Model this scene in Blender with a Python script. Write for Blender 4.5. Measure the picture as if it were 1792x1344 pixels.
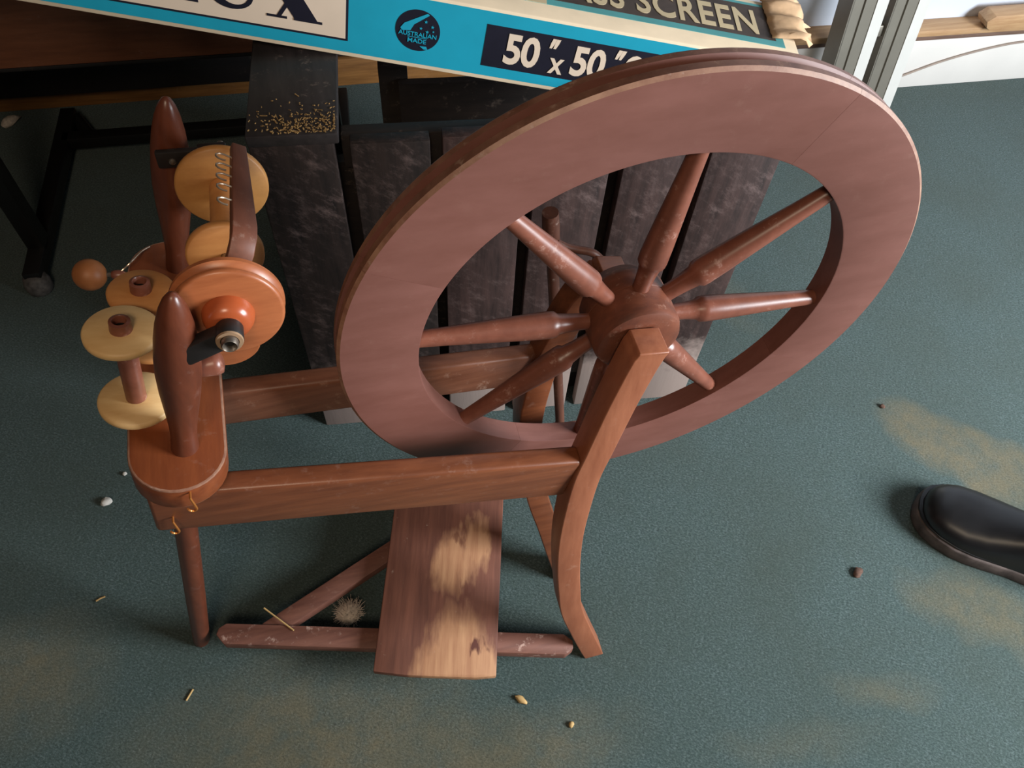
import bpy, bmesh, math, random
from mathutils import Vector, Matrix
random.seed(4)
for o in list(bpy.data.objects): bpy.data.objects.remove(o, do_unlink=True)
SC = bpy.context.scene
COL = SC.collection
V = Vector

# ------------------------------------------------------------------ camera
FPX = 1401.0
CAM = V((-0.25875, -0.41932, 1.28328))
RGT = V((0.96668849, -0.25138739, 0.04814297))
DWN = V((-0.18388199, -0.8129255, -0.55257537))
FWD = V((0.17804713, 0.52531563, -0.83207134))
cd = bpy.data.cameras.new('camera'); cam = bpy.data.objects.new('camera', cd); COL.objects.link(cam)
M4 = Matrix((RGT, -DWN, -FWD)).transposed().to_4x4(); M4.translation = CAM
cam.matrix_world = M4
cd.sensor_width = 36; cd.lens = FPX/1792*36; cd.clip_start = .01
SC.camera = cam

# ------------------------------------------------------------------ world, lights, exposure
SC.view_settings.view_transform = 'Standard'; SC.view_settings.look = 'None'
SC.view_settings.gamma = 1; SC.view_settings.use_curve_mapping = False
SC.view_settings.exposure = 0.0
wd = bpy.data.worlds.new('room_ambient'); SC.world = wd; wd.use_nodes = True
wd.node_tree.nodes['Background'].inputs[0].default_value = (.95, .97, 1.0, 1)
wd.node_tree.nodes['Background'].inputs[1].default_value = .048
def area(name, loc, target, size, size_y, power, color):
    l = bpy.data.lights.new(name, 'AREA'); l.shape = 'RECTANGLE'; l.size = size; l.size_y = size_y
    l.energy = power; l.color = color
    o = bpy.data.objects.new(name, l); COL.objects.link(o); o.location = loc
    o.rotation_euler = (V(target)-V(loc)).to_track_quat('-Z', 'Y').to_euler()
    return o
area('window_daylight', (1.75, -1.0, 1.08), (.1, .1, .3), .9, .8, 106, (.88, .95, 1.0))
area('warm_fill_lamp', (-.55, -1.3, 2.3), (-.2, .0, .5), .5, .5, 14, (1.0, .80, .58))  # unseen overhead source, added as warm fill for the left side

# ------------------------------------------------------------------ pixel -> place helpers (1792 x 1344 frame)
def ray(px, py): return ((px-896)/FPX)*RGT + ((py-672)/FPX)*DWN + FWD
def onp(px, py, o, n):
    d = ray(px, py); n = V(n); return CAM + d*((V(o)-CAM).dot(n)/d.dot(n))
def onz(px, py, z): return onp(px, py, (0, 0, z), (0, 0, 1))
def ony(px, py, y): return onp(px, py, (0, y, 0), (0, 1, 0))

# ------------------------------------------------------------------ materials
def new_mat(name):
    m = bpy.data.materials.new(name); m.use_nodes = True
    nt = m.node_tree; return m, nt, nt.nodes['Principled BSDF']
def rgb(c): return (c[0], c[1], c[2], 1)
def s2l(r, g, b):
    f = lambda v: ((v/255+.055)/1.055)**2.4 if v > 10 else v/255/12.92
    return (f(r), f(g), f(b))
def noise(nt, vec, scale, detail=4, rough=.55):
    n = nt.nodes.new('ShaderNodeTexNoise'); n.inputs['Scale'].default_value = scale
    n.inputs['Detail'].default_value = detail; n.inputs['Roughness'].default_value = rough
    nt.links.new(vec, n.inputs['Vector']); return n.outputs['Fac']
def ramp(nt, fac, stops):
    r = nt.nodes.new('ShaderNodeValToRGB'); els = r.color_ramp.elements
    while len(els) < len(stops): els.new(.5)
    for e, (p, c) in zip(els, stops):
        e.position = p; e.color = rgb(c) if len(c) == 3 else c
    nt.links.new(fac, r.inputs[0]); return r.outputs[0]
def mix(nt, fac, a, b, mode='MIX'):
    m = nt.nodes.new('ShaderNodeMix'); m.data_type = 'RGBA'; m.blend_type = mode
    for k, v in (('Factor', fac), ('A', a), ('B', b)):
        s = m.inputs[0] if k == 'Factor' else m.inputs[6 if k == 'A' else 7]
        if hasattr(v, 'links'): nt.links.new(v, s)
        else: s.default_value = v if k == 'Factor' else rgb(v)
    return m.outputs[2]
def math_(nt, op, a, b=0.0, clamp=False):
    n = nt.nodes.new('ShaderNodeMath'); n.operation = op; n.use_clamp = clamp
    for i, v in enumerate((a, b)):
        if hasattr(v, 'links'): nt.links.new(v, n.inputs[i])
        else: n.inputs[i].default_value = v
    return n.outputs[0]
def coords(nt, scale=(1, 1, 1), rot=(0, 0, 0)):
    t = nt.nodes.new('ShaderNodeTexCoord'); m0 = nt.nodes.new('ShaderNodeMapping'); m = nt.nodes.new('ShaderNodeMapping')
    m.inputs['Scale'].default_value = scale; m0.inputs['Rotation'].default_value = rot
    nt.links.new(t.outputs['Object'], m0.inputs[0]); nt.links.new(m0.outputs[0], m.inputs[0]); return m.outputs[0]
def bump(nt, bsdf, h, strength, dist=.002):
    b = nt.nodes.new('ShaderNodeBump'); b.inputs['Strength'].default_value = strength; b.inputs['Distance'].default_value = dist
    nt.links.new(h, b.inputs['Height']); nt.links.new(b.outputs[0], bsdf.inputs['Normal'])
def wood(name, base, dark, grain=(1, 1, 1), rough=.42, dust=.12, dustcol=(190, 165, 150), spec=.5, rot=(0, 0, 0), wear=0.0, wearcol=(190, 135, 95)):
    m, nt, b = new_mat(name)
    gv = coords(nt, grain, rot); ov = coords(nt)
    g = noise(nt, gv, 14, 6, .65); big = noise(nt, ov, 9, 3)
    col = ramp(nt, g, [(.30, s2l(*dark)), (.66, s2l(*base))])
    col = mix(nt, math_(nt, 'MULTIPLY', big, .45), col, s2l(*[c*.82 for c in base]))
    if wear:
        w = ramp(nt, noise(nt, gv, 6, 5, .6), [(.56, (0, 0, 0)), (.70, (1, 1, 1))])
        col = mix(nt, math_(nt, 'MULTIPLY', w, wear), col, s2l(*wearcol))
    d = ramp(nt, noise(nt, ov, 60, 7, .75), [(.575, (0, 0, 0)), (.70, (1, 1, 1))])
    d2 = ramp(nt, noise(nt, ov, 7, 3), [(.40, (.15, .15, .15)), (.65, (1, 1, 1))])
    dm = math_(nt, 'MULTIPLY', math_(nt, 'MULTIPLY', d, d2), dust*4, True)
    col = mix(nt, dm, col, s2l(*dustcol))
    nt.links.new(col, b.inputs['Base Color'])
    rr = math_(nt, 'ADD', math_(nt, 'MULTIPLY', dm, .4), math_(nt, 'ADD', math_(nt, 'MULTIPLY', big, .12), rough-.06))
    nt.links.new(rr, b.inputs['Roughness']); b.inputs['Specular IOR Level'].default_value = spec
    bump(nt, b, g, .12, .001)
    return m
def plain(name, c, rough=.5, metal=0, var=.15, scale=40, spec=.5, bmp=.0):
    m, nt, b = new_mat(name); ov = coords(nt); n = noise(nt, ov, scale, 4)
    c = s2l(*c)
    col = ramp(nt, n, [(.3, tuple(v*(1-var) for v in c)), (.7, tuple(min(1, v*(1+var)) for v in c))])
    nt.links.new(col, b.inputs['Base Color']); b.inputs['Roughness'].default_value = rough
    b.inputs['Metallic'].default_value = metal; b.inputs['Specular IOR Level'].default_value = spec
    if bmp: bump(nt, b, n, bmp, .001)
    return m

# ------------------------------------------------------------------ mesh helpers
class MB:
    def __init__(s): s.v = []; s.f = []
    def add(s, vs, fs):
        k = len(s.v); s.v += [V(a) for a in vs]; s.f += [tuple(i+k for i in f) for f in fs]; return s
    def box(s, o, ex, ey, ez, x0, x1, y0, y1, z0, z1):
        o, ex, ey, ez = map(V, (o, ex, ey, ez))
        vs = [o+ex*x+ey*y+ez*z for z in (z0, z1) for y in (y0, y1) for x in (x0, x1)]
        return s.add(vs, [(0, 2, 3, 1), (4, 5, 7, 6), (0, 1, 5, 4), (2, 6, 7, 3), (0, 4, 6, 2), (1, 3, 7, 5)])
    def prism(s, pts, o, ex, ey, ez, h0, h1):
        o, ex, ey, ez = map(V, (o, ex, ey, ez)); n = len(pts)
        vs = [o+ex*a+ey*b+ez*h for h in (h0, h1) for a, b in pts]
        fs = [tuple(range(n))[::-1], tuple(range(n, 2*n))] + [(i, (i+1) % n, n+(i+1) % n, n+i) for i in range(n)]
        return s.add(vs, fs)
    def lathe(s, prof, o, ax, seg=32, cap=True, closed=False):
        o, ax = V(o), V(ax).normalized(); a = ax.orthogonal().normalized(); b = ax.cross(a)
        vs = []; n = len(prof)
        for t, r in prof:
            for i in range(seg):
                th = 2*math.pi*i/seg; vs.append(o+ax*t+(a*math.cos(th)+b*math.sin(th))*r)
        fs = []
        for k in range(n if closed else n-1):
            k2 = (k+1) % n
            for i in range(seg):
                j = (i+1) % seg; fs.append((k*seg+i, k*seg+j, k2*seg+j, k2*seg+i))
        if cap and not closed: fs += [tuple(range(seg))[::-1], tuple((n-1)*seg+i for i in range(seg))]
        return s.add(vs, fs)
    def tube(s, path, r, seg=10, cap=True, flat=None):
        P = [V(a) for a in path]; n = len(P)
        R = r if isinstance(r, (list, tuple)) else [r]*n
        t0 = (P[1]-P[0]).normalized(); a = t0.orthogonal().normalized(); vs = []
        for i in range(n):
            t = ((P[min(i+1, n-1)]-P[max(i-1, 0)])).normalized()
            a = (a - t*a.dot(t)).normalized(); b = t.cross(a)
            for k in range(seg):
                th = 2*math.pi*k/seg; vs.append(P[i]+(a*math.cos(th)+b*math.sin(th))*R[i])
        fs = [(i*seg+k, i*seg+(k+1) % seg, (i+1)*seg+(k+1) % seg, (i+1)*seg+k) for i in range(n-1) for k in range(seg)]
        if cap: fs += [tuple(range(seg))[::-1], tuple((n-1)*seg+k for k in range(seg))]
        return s.add(vs, fs)
    def loft(s, rings, cap=True):
        n = len(rings[0]); vs = [v for r in rings for v in r]; m = len(rings)
        fs = [(i*n+k, i*n+(k+1) % n, (i+1)*n+(k+1) % n, (i+1)*n+k) for i in range(m-1) for k in range(n)]
        if cap: fs += [tuple(range(n))[::-1], tuple((m-1)*n+k for k in range(n))]
        return s.add(vs, fs)
    def build(s, name, mat, parent=None, bevel=0.0, seg=2, sharp=35, origin=None, sub=0):
        me = bpy.data.meshes.new(name); bm = bmesh.new()
        if origin is None:
            lo = V([min(v[i] for v in s.v) for i in range(3)]); hi = V([max(v[i] for v in s.v) for i in range(3)])
            origin = V(((lo.x+hi.x)/2, (lo.y+hi.y)/2, lo.z))
        origin = V(origin)
        vv = [bm.verts.new(v-origin) for v in s.v]
        for f in s.f:
            try: bm.faces.new([vv[i] for i in f])
            except ValueError: pass
        bmesh.ops.recalc_face_normals(bm, faces=bm.faces)
        if bevel:
            es = [e for e in bm.edges if len(e.link_faces) == 2 and e.calc_face_angle(0) > math.radians(sharp)]
            bmesh.ops.bevel(bm, geom=es, offset=bevel, segments=seg, profile=.5, affect='EDGES', clamp_overlap=True)
        for f in bm.faces: f.smooth = True
        for e in bm.edges:
            if len(e.link_faces) == 2 and e.calc_face_angle(0) > math.radians(sharp): e.smooth = False
        bm.to_mesh(me); bm.free(); me.materials.append(mat)
        o = bpy.data.objects.new(name, me); COL.objects.link(o)
        o.location = origin
        if parent is not None:
            o.parent = parent
            q = parent; off = V((0, 0, 0))
            while q is not None: off += q.location; q = q.parent
            o.location = origin-off
        return o
def tag(o, label, cat, group=None):
    o['label'] = label; o['category'] = cat
    if group: o['group'] = group
    return o
def struct(o): o['kind'] = 'structure'; return o
def thing(name, loc, label, cat, group=None):
    o = bpy.data.objects.new(name, None); COL.objects.link(o); o.location = loc; o.empty_display_size = .05
    return tag(o, label, cat, group)
X, Y, Z = V((1, 0, 0)), V((0, 1, 0)), V((0, 0, 1))
def smooth_path(pts, n=8):
    P = [V(p) for p in pts]; out = []
    for i in range(len(P)-1):
        p0, p1, p2, p3 = P[max(i-1, 0)], P[i], P[i+1], P[min(i+2, len(P)-1)]
        for k in range(n):
            t = k/n
            out.append(.5*((2*p1)+(p2-p0)*t+(2*p0-5*p1+4*p2-p3)*t*t+(3*p1-p0-3*p2+p3)*t**3))
    return out+[P[-1]]

# ------------------------------------------------------------------ floor, walls
def carpet_mat():
    m, nt, b = new_mat('green_carpet')
    tc = nt.nodes.new('ShaderNodeTexCoord'); ov = tc.outputs['Object']
    fine = noise(nt, coords(nt, (1, 1.5, 1), (0, 0, .6)), 240, 6, .85); mid = noise(nt, ov, 60, 5, .7); big = noise(nt, ov, 4.0, 4, .55)
    col = ramp(nt, fine, [(.36, s2l(37, 50, 47)), (.52, s2l(83, 102, 101)), (.66, s2l(137, 152, 150))])
    col = mix(nt, ramp(nt, mid, [(.35, (0, 0, 0)), (.7, (.5, .5, .5))]), col, s2l(68, 88, 82))
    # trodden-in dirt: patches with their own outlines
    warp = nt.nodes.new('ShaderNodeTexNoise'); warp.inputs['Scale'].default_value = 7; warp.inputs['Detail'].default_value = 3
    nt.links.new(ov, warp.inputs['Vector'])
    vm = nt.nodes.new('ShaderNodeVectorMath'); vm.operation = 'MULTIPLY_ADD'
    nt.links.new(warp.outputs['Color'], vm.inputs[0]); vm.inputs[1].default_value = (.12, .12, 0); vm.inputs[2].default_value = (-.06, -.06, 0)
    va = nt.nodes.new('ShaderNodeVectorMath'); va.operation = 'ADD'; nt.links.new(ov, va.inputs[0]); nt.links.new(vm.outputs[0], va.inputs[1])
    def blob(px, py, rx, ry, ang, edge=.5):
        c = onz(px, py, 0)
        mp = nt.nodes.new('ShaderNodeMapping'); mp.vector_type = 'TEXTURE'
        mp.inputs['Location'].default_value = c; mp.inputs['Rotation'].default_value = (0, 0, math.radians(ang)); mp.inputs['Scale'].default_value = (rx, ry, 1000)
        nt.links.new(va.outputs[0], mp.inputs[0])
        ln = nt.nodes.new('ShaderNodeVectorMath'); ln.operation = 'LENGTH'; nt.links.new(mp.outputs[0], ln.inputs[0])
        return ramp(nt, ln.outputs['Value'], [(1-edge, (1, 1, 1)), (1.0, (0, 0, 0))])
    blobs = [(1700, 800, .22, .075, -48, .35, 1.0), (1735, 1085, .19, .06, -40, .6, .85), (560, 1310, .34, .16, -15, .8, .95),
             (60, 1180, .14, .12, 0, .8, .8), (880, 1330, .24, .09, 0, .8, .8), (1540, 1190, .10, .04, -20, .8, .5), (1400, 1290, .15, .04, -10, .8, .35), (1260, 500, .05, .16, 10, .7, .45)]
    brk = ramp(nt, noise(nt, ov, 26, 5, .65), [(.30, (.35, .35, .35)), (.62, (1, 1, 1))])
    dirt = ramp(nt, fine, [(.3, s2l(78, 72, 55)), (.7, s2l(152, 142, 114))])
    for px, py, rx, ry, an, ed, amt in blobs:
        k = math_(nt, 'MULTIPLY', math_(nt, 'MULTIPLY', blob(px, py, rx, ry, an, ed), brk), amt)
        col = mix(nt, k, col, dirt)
    col = mix(nt, ramp(nt, big, [(.40, (0, 0, 0)), (.75, (.45, .45, .45))]), col, s2l(70, 78, 66))
    specks = ramp(nt, noise(nt, ov, 260, 2, .5), [(.74, (0, 0, 0)), (.78, (.6, .6, .6))])
    col = mix(nt, specks, col, s2l(170, 165, 150))
    nt.links.new(col, b.inputs['Base Color']); b.inputs['Roughness'].default_value = .95
    b.inputs['Specular IOR Level'].default_value = .1
    b.inputs['Sheen Weight'].default_value = .15
    h = math_(nt, 'ADD', fine, math_(nt, 'MULTIPLY', mid, .8)); bump(nt, b, h, .9, .004)
    return m
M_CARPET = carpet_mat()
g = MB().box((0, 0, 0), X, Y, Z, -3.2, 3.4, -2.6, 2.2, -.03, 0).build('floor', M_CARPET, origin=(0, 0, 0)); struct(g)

M_DARKWALL = wood('dark_brown_wall', (52, 36, 28), (26, 18, 15), (1, 1, 8), .55, .03)  # one plain dark brown for the back and left walls
M_SKIRT = wood('oak_skirting', (158, 108, 58), (110, 70, 34), (.3, 8, 8), .5, .05)
M_BLUE = plain('pale_blue_paint', (216, 222, 234), .7, 0, .03, 6)
M_WHITE = plain('white_gloss_paint', (228, 222, 216), .45, 0, .03, 8)
wl = (V((-.064, 1.365, 0))-V((-.978, 1.423, 0))).normalized(); wn = V((wl.y, -wl.x, 0))   # wn faces the room
WO = V((-.064, 1.365, 0))
struct(MB().box(WO, wl, -wn, Z, -2.6, .80, 0, .1, 0, 2.5).build('wall_back', M_DARKWALL))
struct(MB().box(WO, wl, -wn, Z, -2.6, .80, -.015, 0, 0, .075).build('baseboard_back', M_SKIRT, bevel=.003))
wr = (V((1.625, 1.048, 0))-V((1.226, 1.079, 0))).normalized(); rn = V((wr.y, -wr.x, 0)); RO = V((1.226, 1.079, 0))
struct(MB().box(RO, wr, -rn, Z, -.55, 1.9, .035, .5, 0, 2.5).build('wall_right', M_BLUE))
struct(MB().box(RO, wr, -rn, Z, -.55, 1.9, 0, .035, 0, .142).build('baseboard_right', M_WHITE, bevel=.003))
struct(MB().box((0, 0, 0), X, Y, Z, -2.75, -2.65, -2.6, 1.55, 0, 2.5).build('wall_left', M_DARKWALL))  # unseen wall, finished dark to keep the left side dim
M_PINE = wood('bare_pine', (205, 165, 122), (168, 124, 84), (.4, 8, 8), .6, .08)
struct(MB().box(RO, wr, -rn, Z, -.55, 1.9, -.016, .035, .158, .175).build('trim_1', M_PINE, bevel=.003))
struct(MB().box(RO, wr, -rn, Z, -.55, 1.9, -.008, .035, .1425, .1575).build('trim_2', wood('mauve_brown_strip', (128, 100, 86), (96, 72, 60), (.4, 8, 8), .6, .05), bevel=.002))

# ------------------------------------------------------------------ spinning wheel
HZ = .68
WN, WD = (124, 68, 46), (88, 46, 32)
M_RIM = wood('wheel_rim_wood', (130, 84, 74), (112, 68, 57), (.7, 5, 2.2), .42, .02, (200, 170, 150))
M_WORN = wood('worn_rim_edge', (164, 122, 98), (122, 76, 60), (5, 5, 5), .5, .3)
M_RIMO = wood('dusty_rim_edge', (140, 98, 80), (98, 60, 46), (3, 3, 3), .5, .3, (186, 156, 136))
M_SPOKE = wood('spoke_wood', (140, 84, 66), (104, 58, 44), (2, 2, 2), .34, .24, (215, 175, 160))
M_HUB = wood('hub_wood', (126, 70, 48), (84, 46, 34), (2, 5, 2), .45, .30, (190, 150, 130))
M_FRAME = wood('frame_wood', (132, 76, 48), (96, 52, 34), (.6, 6, 6), .34, .05, (210, 180, 165))
M_FRAME2 = wood('dusty_frame_wood', (146, 94, 70), (104, 60, 42), (.6, 6, 6), .42, .22, (196, 160, 138))
M_LEGW = wood('upright_wood', (166, 102, 72), (138, 78, 52), (6, 6, .6), .40, .06, (205, 170, 145))
M_BLOCK = wood('maiden_bar_wood', (138, 72, 38), (106, 50, 26), (5, .6, 5), .38, .03)
M_POST = wood('maiden_post_wood', (112, 58, 38), (84, 42, 28), (4, 4, .8), .33, .06, (190, 160, 150))
M_ORANGE = wood('orange_beech', (184, 108, 66), (150, 82, 48), (1, 3, 6), .36, .02)
M_DOME = plain('red_varnished_wood', (166, 80, 44), .25, 0, .12, 30)
M_LEATH = plain('black_leather', (32, 27, 26), .5, 0, .25, 60, .5, .3)
M_TANL = plain('raw_leather_edge', (150, 120, 92), .8, 0, .2, 80)
M_STEEL = plain('dull_steel', (150, 138, 126), .38, .9, .1)
M_HOLE = plain('dark_bore', (14, 11, 10), .9)
M_BRASS = plain('brass_wire', (205, 130, 66), .35, .7, .1)
M_WIRE = plain('bright_wire', (215, 190, 165), .3, .85, .1)
M_DULLW = wood('treadle_wood', (140, 92, 76), (104, 64, 54), (.8, 6, 6), .6, .45, (186, 152, 138))

SW = thing('spinning_wheel', (-.25, 0, 0), 'brown wooden spinning wheel with one large spoked drive wheel standing on green carpet', 'spinning wheel')

# rim: four curved segments meeting at visible joints
def rim_segment(a0, a1):
    prof = [(.2075, .0005), (.2085, 0), (.2772, 0), (.2800, .0024), (.2800, .0090), (.2760, .0102), (.2715, .0118), (.2715, .0150), (.2760, .0166), (.2795, .0178), (.2795, .0232), (.2785, .025), (.2085, .025), (.2075, .0245)]
    mb = MB(); n = 40; rings = []
    for i in range(n+1):
        a = math.radians(a0+(a1-a0)*i/n); d = V((math.cos(a), 0, math.sin(a)))
        rings.append([V((0, y, HZ))+d*r for r, y in prof])
    mb.loft(rings); return mb
for k in range(4):
    a = -29+90*k
    rs = rim_segment(a+.025, a+90-.025).build('rim_segment', M_RIM, SW, sharp=28)
    rs.data.materials.append(M_WORN); rs.data.materials.append(M_RIMO)
    off = rs.location+SW.location
    for f in rs.data.polygons:
        c = f.center+off
        if math.hypot(c.x, c.z-HZ) > .2774 and c.y < .0026 and f.normal.y < -.2: f.material_index = 1
        elif math.hypot(c.x, c.z-HZ) > .2705 and c.y > .002 and abs(f.normal.y) < .9: f.material_index = 2
hub = MB().lathe([(-.020, .018), (-.021, .034), (-.018, .0405), (-.012, .043), (.0138, .0435), (.0142, .0428), (.0150, .0428), (.0154, .0435), (.034, .043), (.042, .038), (.052, .031), (.054, .012)], (0, 0, HZ), Y, 48).build('wheel_hub', M_HUB, SW, sharp=40)
for k in range(8):
    a = math.radians(-6.4+45*k); d = V((math.cos(a), 0, math.sin(a)))
    prof = [(.036, .0080), (.050, .0082), (.062, .0090), (.073, .0104), (.0765, .0130), (.082, .0134), (.100, .0128), (.140, .0108), (.180, .0088), (.2085, .0078)]
    MB().lathe(prof, (0, .0125, HZ), d, 16).build('spoke', M_SPOKE, hub, sharp=60)
MB().lathe([(-.040, .006), (.066, .006)], (0, 0, HZ), Y, 14).build('axle', M_STEEL, hub)

# curved uprights (front and rear), leaning in planes parallel to each other
KL = .1225
cl = [(.706, -.001), (.690, -.008), (.64, -.0215), (.60, -.0305), (.56, -.039), (.52, -.0475), (.47, -.0525), (.40, -.056), (.33, -.054), (.26, -.0478), (.19, -.039), (.11, -.0185), (.05, -.002), (0, .0125)]
def upright(y0, cl, name, mat):
    pts = smooth_path([(x, 0, z) for z, x in cl], 5)
    hw = .0152; dep = .030; rings = []
    for i, p in enumerate(pts):
        t = (pts[min(i+1, len(pts)-1)]-pts[max(i-1, 0)]).normalized(); n = V((-t.z, 0, t.x)).normalized()
        if n.x > 0: n = -n
        if i < 4 or i > len(pts)-4: n = (n*.3+V((-1, 0, 0))*.7).normalized()
        yf = lambda z: y0-KL*(.71-z)
        a, b = p+n*hw, p-n*hw
        rings.append([V((a.x, yf(a.z), a.z)), V((b.x, yf(b.z), b.z)), V((b.x, yf(b.z)+dep, b.z)), V((a.x, yf(a.z)+dep, a.z))])
    zmin = min(v.z for v in rings[-1])
    rings[-1] = [V((v.x, v.y, max(0, 0))) for v in rings[-1]]
    return MB().loft(rings).build(name, mat, SW, bevel=.0065, seg=3, sharp=50)
clr = [(.663, .014), (.650, .002), (.63, -.018), (.59, -.038), (.54, -.056), (.45, -.070), (.36, -.068), (.26, -.053), (.18, -.035), (.09, -.016), (0, .004)]
upright(-.051, cl, 'upright', M_LEGW); upright(.083, clr, 'upright', M_FRAME)  # rear one in darker wood: the wheel's shade put into its colour
# hub caps of the bearing: small leather washers
# rails
def rail(a, b, th, ht, name='rail', mat=None):
    a, b = V(a), V(b); t = (b-a).normalized(); up = (Z - t*t.z).normalized(); s = up.cross(t); 
    if s.y < 0: s = -s
    L = (b-a).length
    return MB().box(a, t, s, up, 0, L, 0, th, -ht, 0).build(name, mat or M_FRAME, SW, bevel=.0045, seg=3)
rail((-.466, -.046, .621), (-.056, -.0695, .5535), .022, .074)
rail((-.466, .0535, .621), (-.056, .0705, .5535), .021, .056, mat=M_FRAME2)
# maiden bar (tilted with the rails)
AT = math.radians(10.0)
EX = V((math.cos(AT), 0, -math.sin(AT))); EU = V((math.sin(AT), 0, math.cos(AT)))
BO = V((-.4275, 0, .6545))
pts = []
for i in range(17):
    a = math.pi+math.pi*i/16; pts.append((.0405*math.cos(a), -.026+.040*math.sin(a)))
for i in range(17):
    a = math.pi*i/16; pts.append((.0405*math.cos(a), .190+.040*math.sin(a)))
blk = MB().prism(pts, BO, EX, Y, EU, -.031, 0).build('maiden_bar', M_BLOCK, SW, bevel=.002)
blk.data.materials.append(M_WORN)
for f in blk.data.polygons:
    d = abs(f.normal.dot(EU))
    if .25 < d < .93: f.material_index = 1
for px, py in ((336, 884), (306, 924)):
    c = ony(px, py, -.0712 if py < 900 else -.052)
    path = [c+V((.002, .012, .013)), c+V((.002, .0, .012)), c+V((.003, -.002, .006))]+[c+V((.0035*math.cos(t), -.003, .0045*math.sin(t)-.001)) for t in [0, -.5, -1, -1.5, -2, -2.5, -3.0, -3.4]]
    MB().tube(path, .0011, 8).build('hook', M_BRASS, blk)
# maiden posts
MD = (V((.0455, 0, .192))).normalized()
def maiden(base):
    prof = [(-.004, .0118), (.004, .0115), (.02, .0108), (.035, .0113), (.06, .0135), (.085, .0158), (.11, .0172), (.13, .0170), (.15, .0158), (.168, .0136), (.183, .0106), (.193, .0074), (.199, .0042), (.2015, .0012)]
    return MB().lathe(prof, base, MD, 28).build('maiden', M_POST, SW, sharp=60)
B1, B2 = V((-.4215, -.0215, .6535)), V((-.4205, .194, .6535))
m1 = maiden(B1); m2 = maiden(B2)
# flyer axis
A0, A1 = V((-.3475, -.039, .808)), V((-.3475, .201, .776)); AW = (A1-A0).normalized()
fa = lambda y: A0+AW*((y-A0.y)/AW.y)
# leather bearings
def strap(post, y, yth, m, end):
    p = post+MD*.142+V((.004, 0, 0)); p = V((p.x, y, p.z)); q = fa(y)
    t = (q-p).normalized(); s = AW; u = s.cross(t)
    if u.z < 0: u = -u
    MB().box(p, t, s, u, 0, (q-p).length+end, -yth/2, yth/2, -.0085, .0085).build('leather_bearing', M_LEATH, m, bevel=.002)
strap(B1, -.030, .012, m1, .0)
MB().lathe([(-.007, .0066), (-.007, .0090), (-.005, .0102), (.006, .0102), (.008, .0090), (.008, .0066)], fa(-.031), AW, 28, closed=True).build('leather_loop', M_LEATH, m1, sharp=50)
MB().lathe([(-.0005, .0068), (-.0005, .0094), (.0010, .0099), (.0012, .0068)], fa(-.0385), AW, 28, closed=True).build('leather_edge', M_TANL, m1, sharp=50)
sa, sb = ony(274, 283, .173), ony(352, 277, .173); st = (sb-sa).normalized(); su = Y.cross(st); su = -su if su.z < 0 else su
MB().box(sa, st, Y, su, 0, (sb-sa).length+.006, 0, .006, -.0085, .0085).build('leather_bearing', M_LEATH, m2, bevel=.0015)
MB().box(sb, st, Y, su, -.002, .022, .0, .010, .001, .0085).build('leather_flap', M_LEATH, m2, bevel=.0015)
MB().lathe([(-.010, .0035), (-.010, .0085), (-.008, .0098), (.006, .0098), (.008, .0085), (.008, .0035)], fa(.188), AW, 24, closed=True).build('leather_loop', M_LEATH, m2, sharp=50)
MB().lathe([(-.008, .0030), (0, .0034), (.0012, .0028), (.002, .001)], ony(302, 283, .173), -Y, 12).build('screw', M_STEEL, m2)
# orifice tube and flyer whorl
MB().lathe([(-.006, .0040), (-.008, .0052), (-.006, .0063), (.016, .0063), (.016, .0040)], fa(-.036), AW, 24, closed=True).build('orifice', M_STEEL, SW, sharp=40)
MB().lathe([(0, .0041), (.001, .0041)], fa(-.039), AW, 20).build('orifice_bore', M_HOLE, SW)
MB().lathe([(-.016, .0085), (-.0145, .0125), (-.012, .0160), (-.007, .0185), (-.002, .0192), (.002, .0192)], fa(-.008), AW, 36).build('whorl_dome', M_DOME, SW, sharp=50)
wh = MB().lathe([(0, .015), (0, .0385), (.0008, .0402), (.0025, .0412), (.0045, .0410), (.0065, .0378), (.0085, .0370), (.0105, .0380), (.0125, .0420), (.0160, .0420), (.0170, .0405), (.0170, .015)], fa(-.010), AW, 56).build('flyer_whorl', M_ORANGE, SW, sharp=40)
# flyer: two arms on a shoulder
M_FLY = wood('flyer_wood', (124, 72, 52), (92, 52, 38), (5, .8, 5), .5, .1)
EO = V((.0225, .005, .0395)).normalized(); ES = AW.cross(EO).normalized()
for sg in (1, -1):
    rings = []
    for y, off, hw in ((.019, 0, .008), (.019, .018, .009), (.021, .034, .0095), (.028, .043, .0095), (.040, .0455, .0095), (.075, .0455, .0085), (.115, .0455, .0072), (.148, .0455, .006)):
        th = .004
        c = fa(y)+EO*off*sg
        if off < .03: d1 = AW
        elif off < .043: d1 = (AW+EO*sg*-1).normalized() if False else (AW-EO*sg).normalized()
        else: d1 = -EO*sg
        rings.append([c+ES*hw+d1*th, c-ES*hw+d1*th, c-ES*hw-d1*th, c+ES*hw-d1*th])
    arm = MB().loft(rings).build('flyer_arm', M_FLY, SW, bevel=.0012, sharp=50)
    if sg == 1:
        for y in (.066, .084, .098, .112, .126):
            c = fa(y)+EO*.0475-ES*.0 ; s = -1 if ES.x > 0 else 1
            e = ES*s
            c = c+e*.008
            path = [c-e*.004]+[c+e*(.006+.0058*math.sin(t)*1.0)+AW*(-.0042*math.cos(t)+.0042)*-1+EO*.0012 for t in [0, .6, 1.2, 1.8, 2.4, 3.0, 3.5]]
            MB().tube(path, .0008, 6).build('hook', M_WIRE, arm)
# flyer shaft
MB().lathe([(0, .0035), (.225, .0035)], fa(.0), AW, 12).build('flyer_shaft', M_STEEL, SW)
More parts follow.
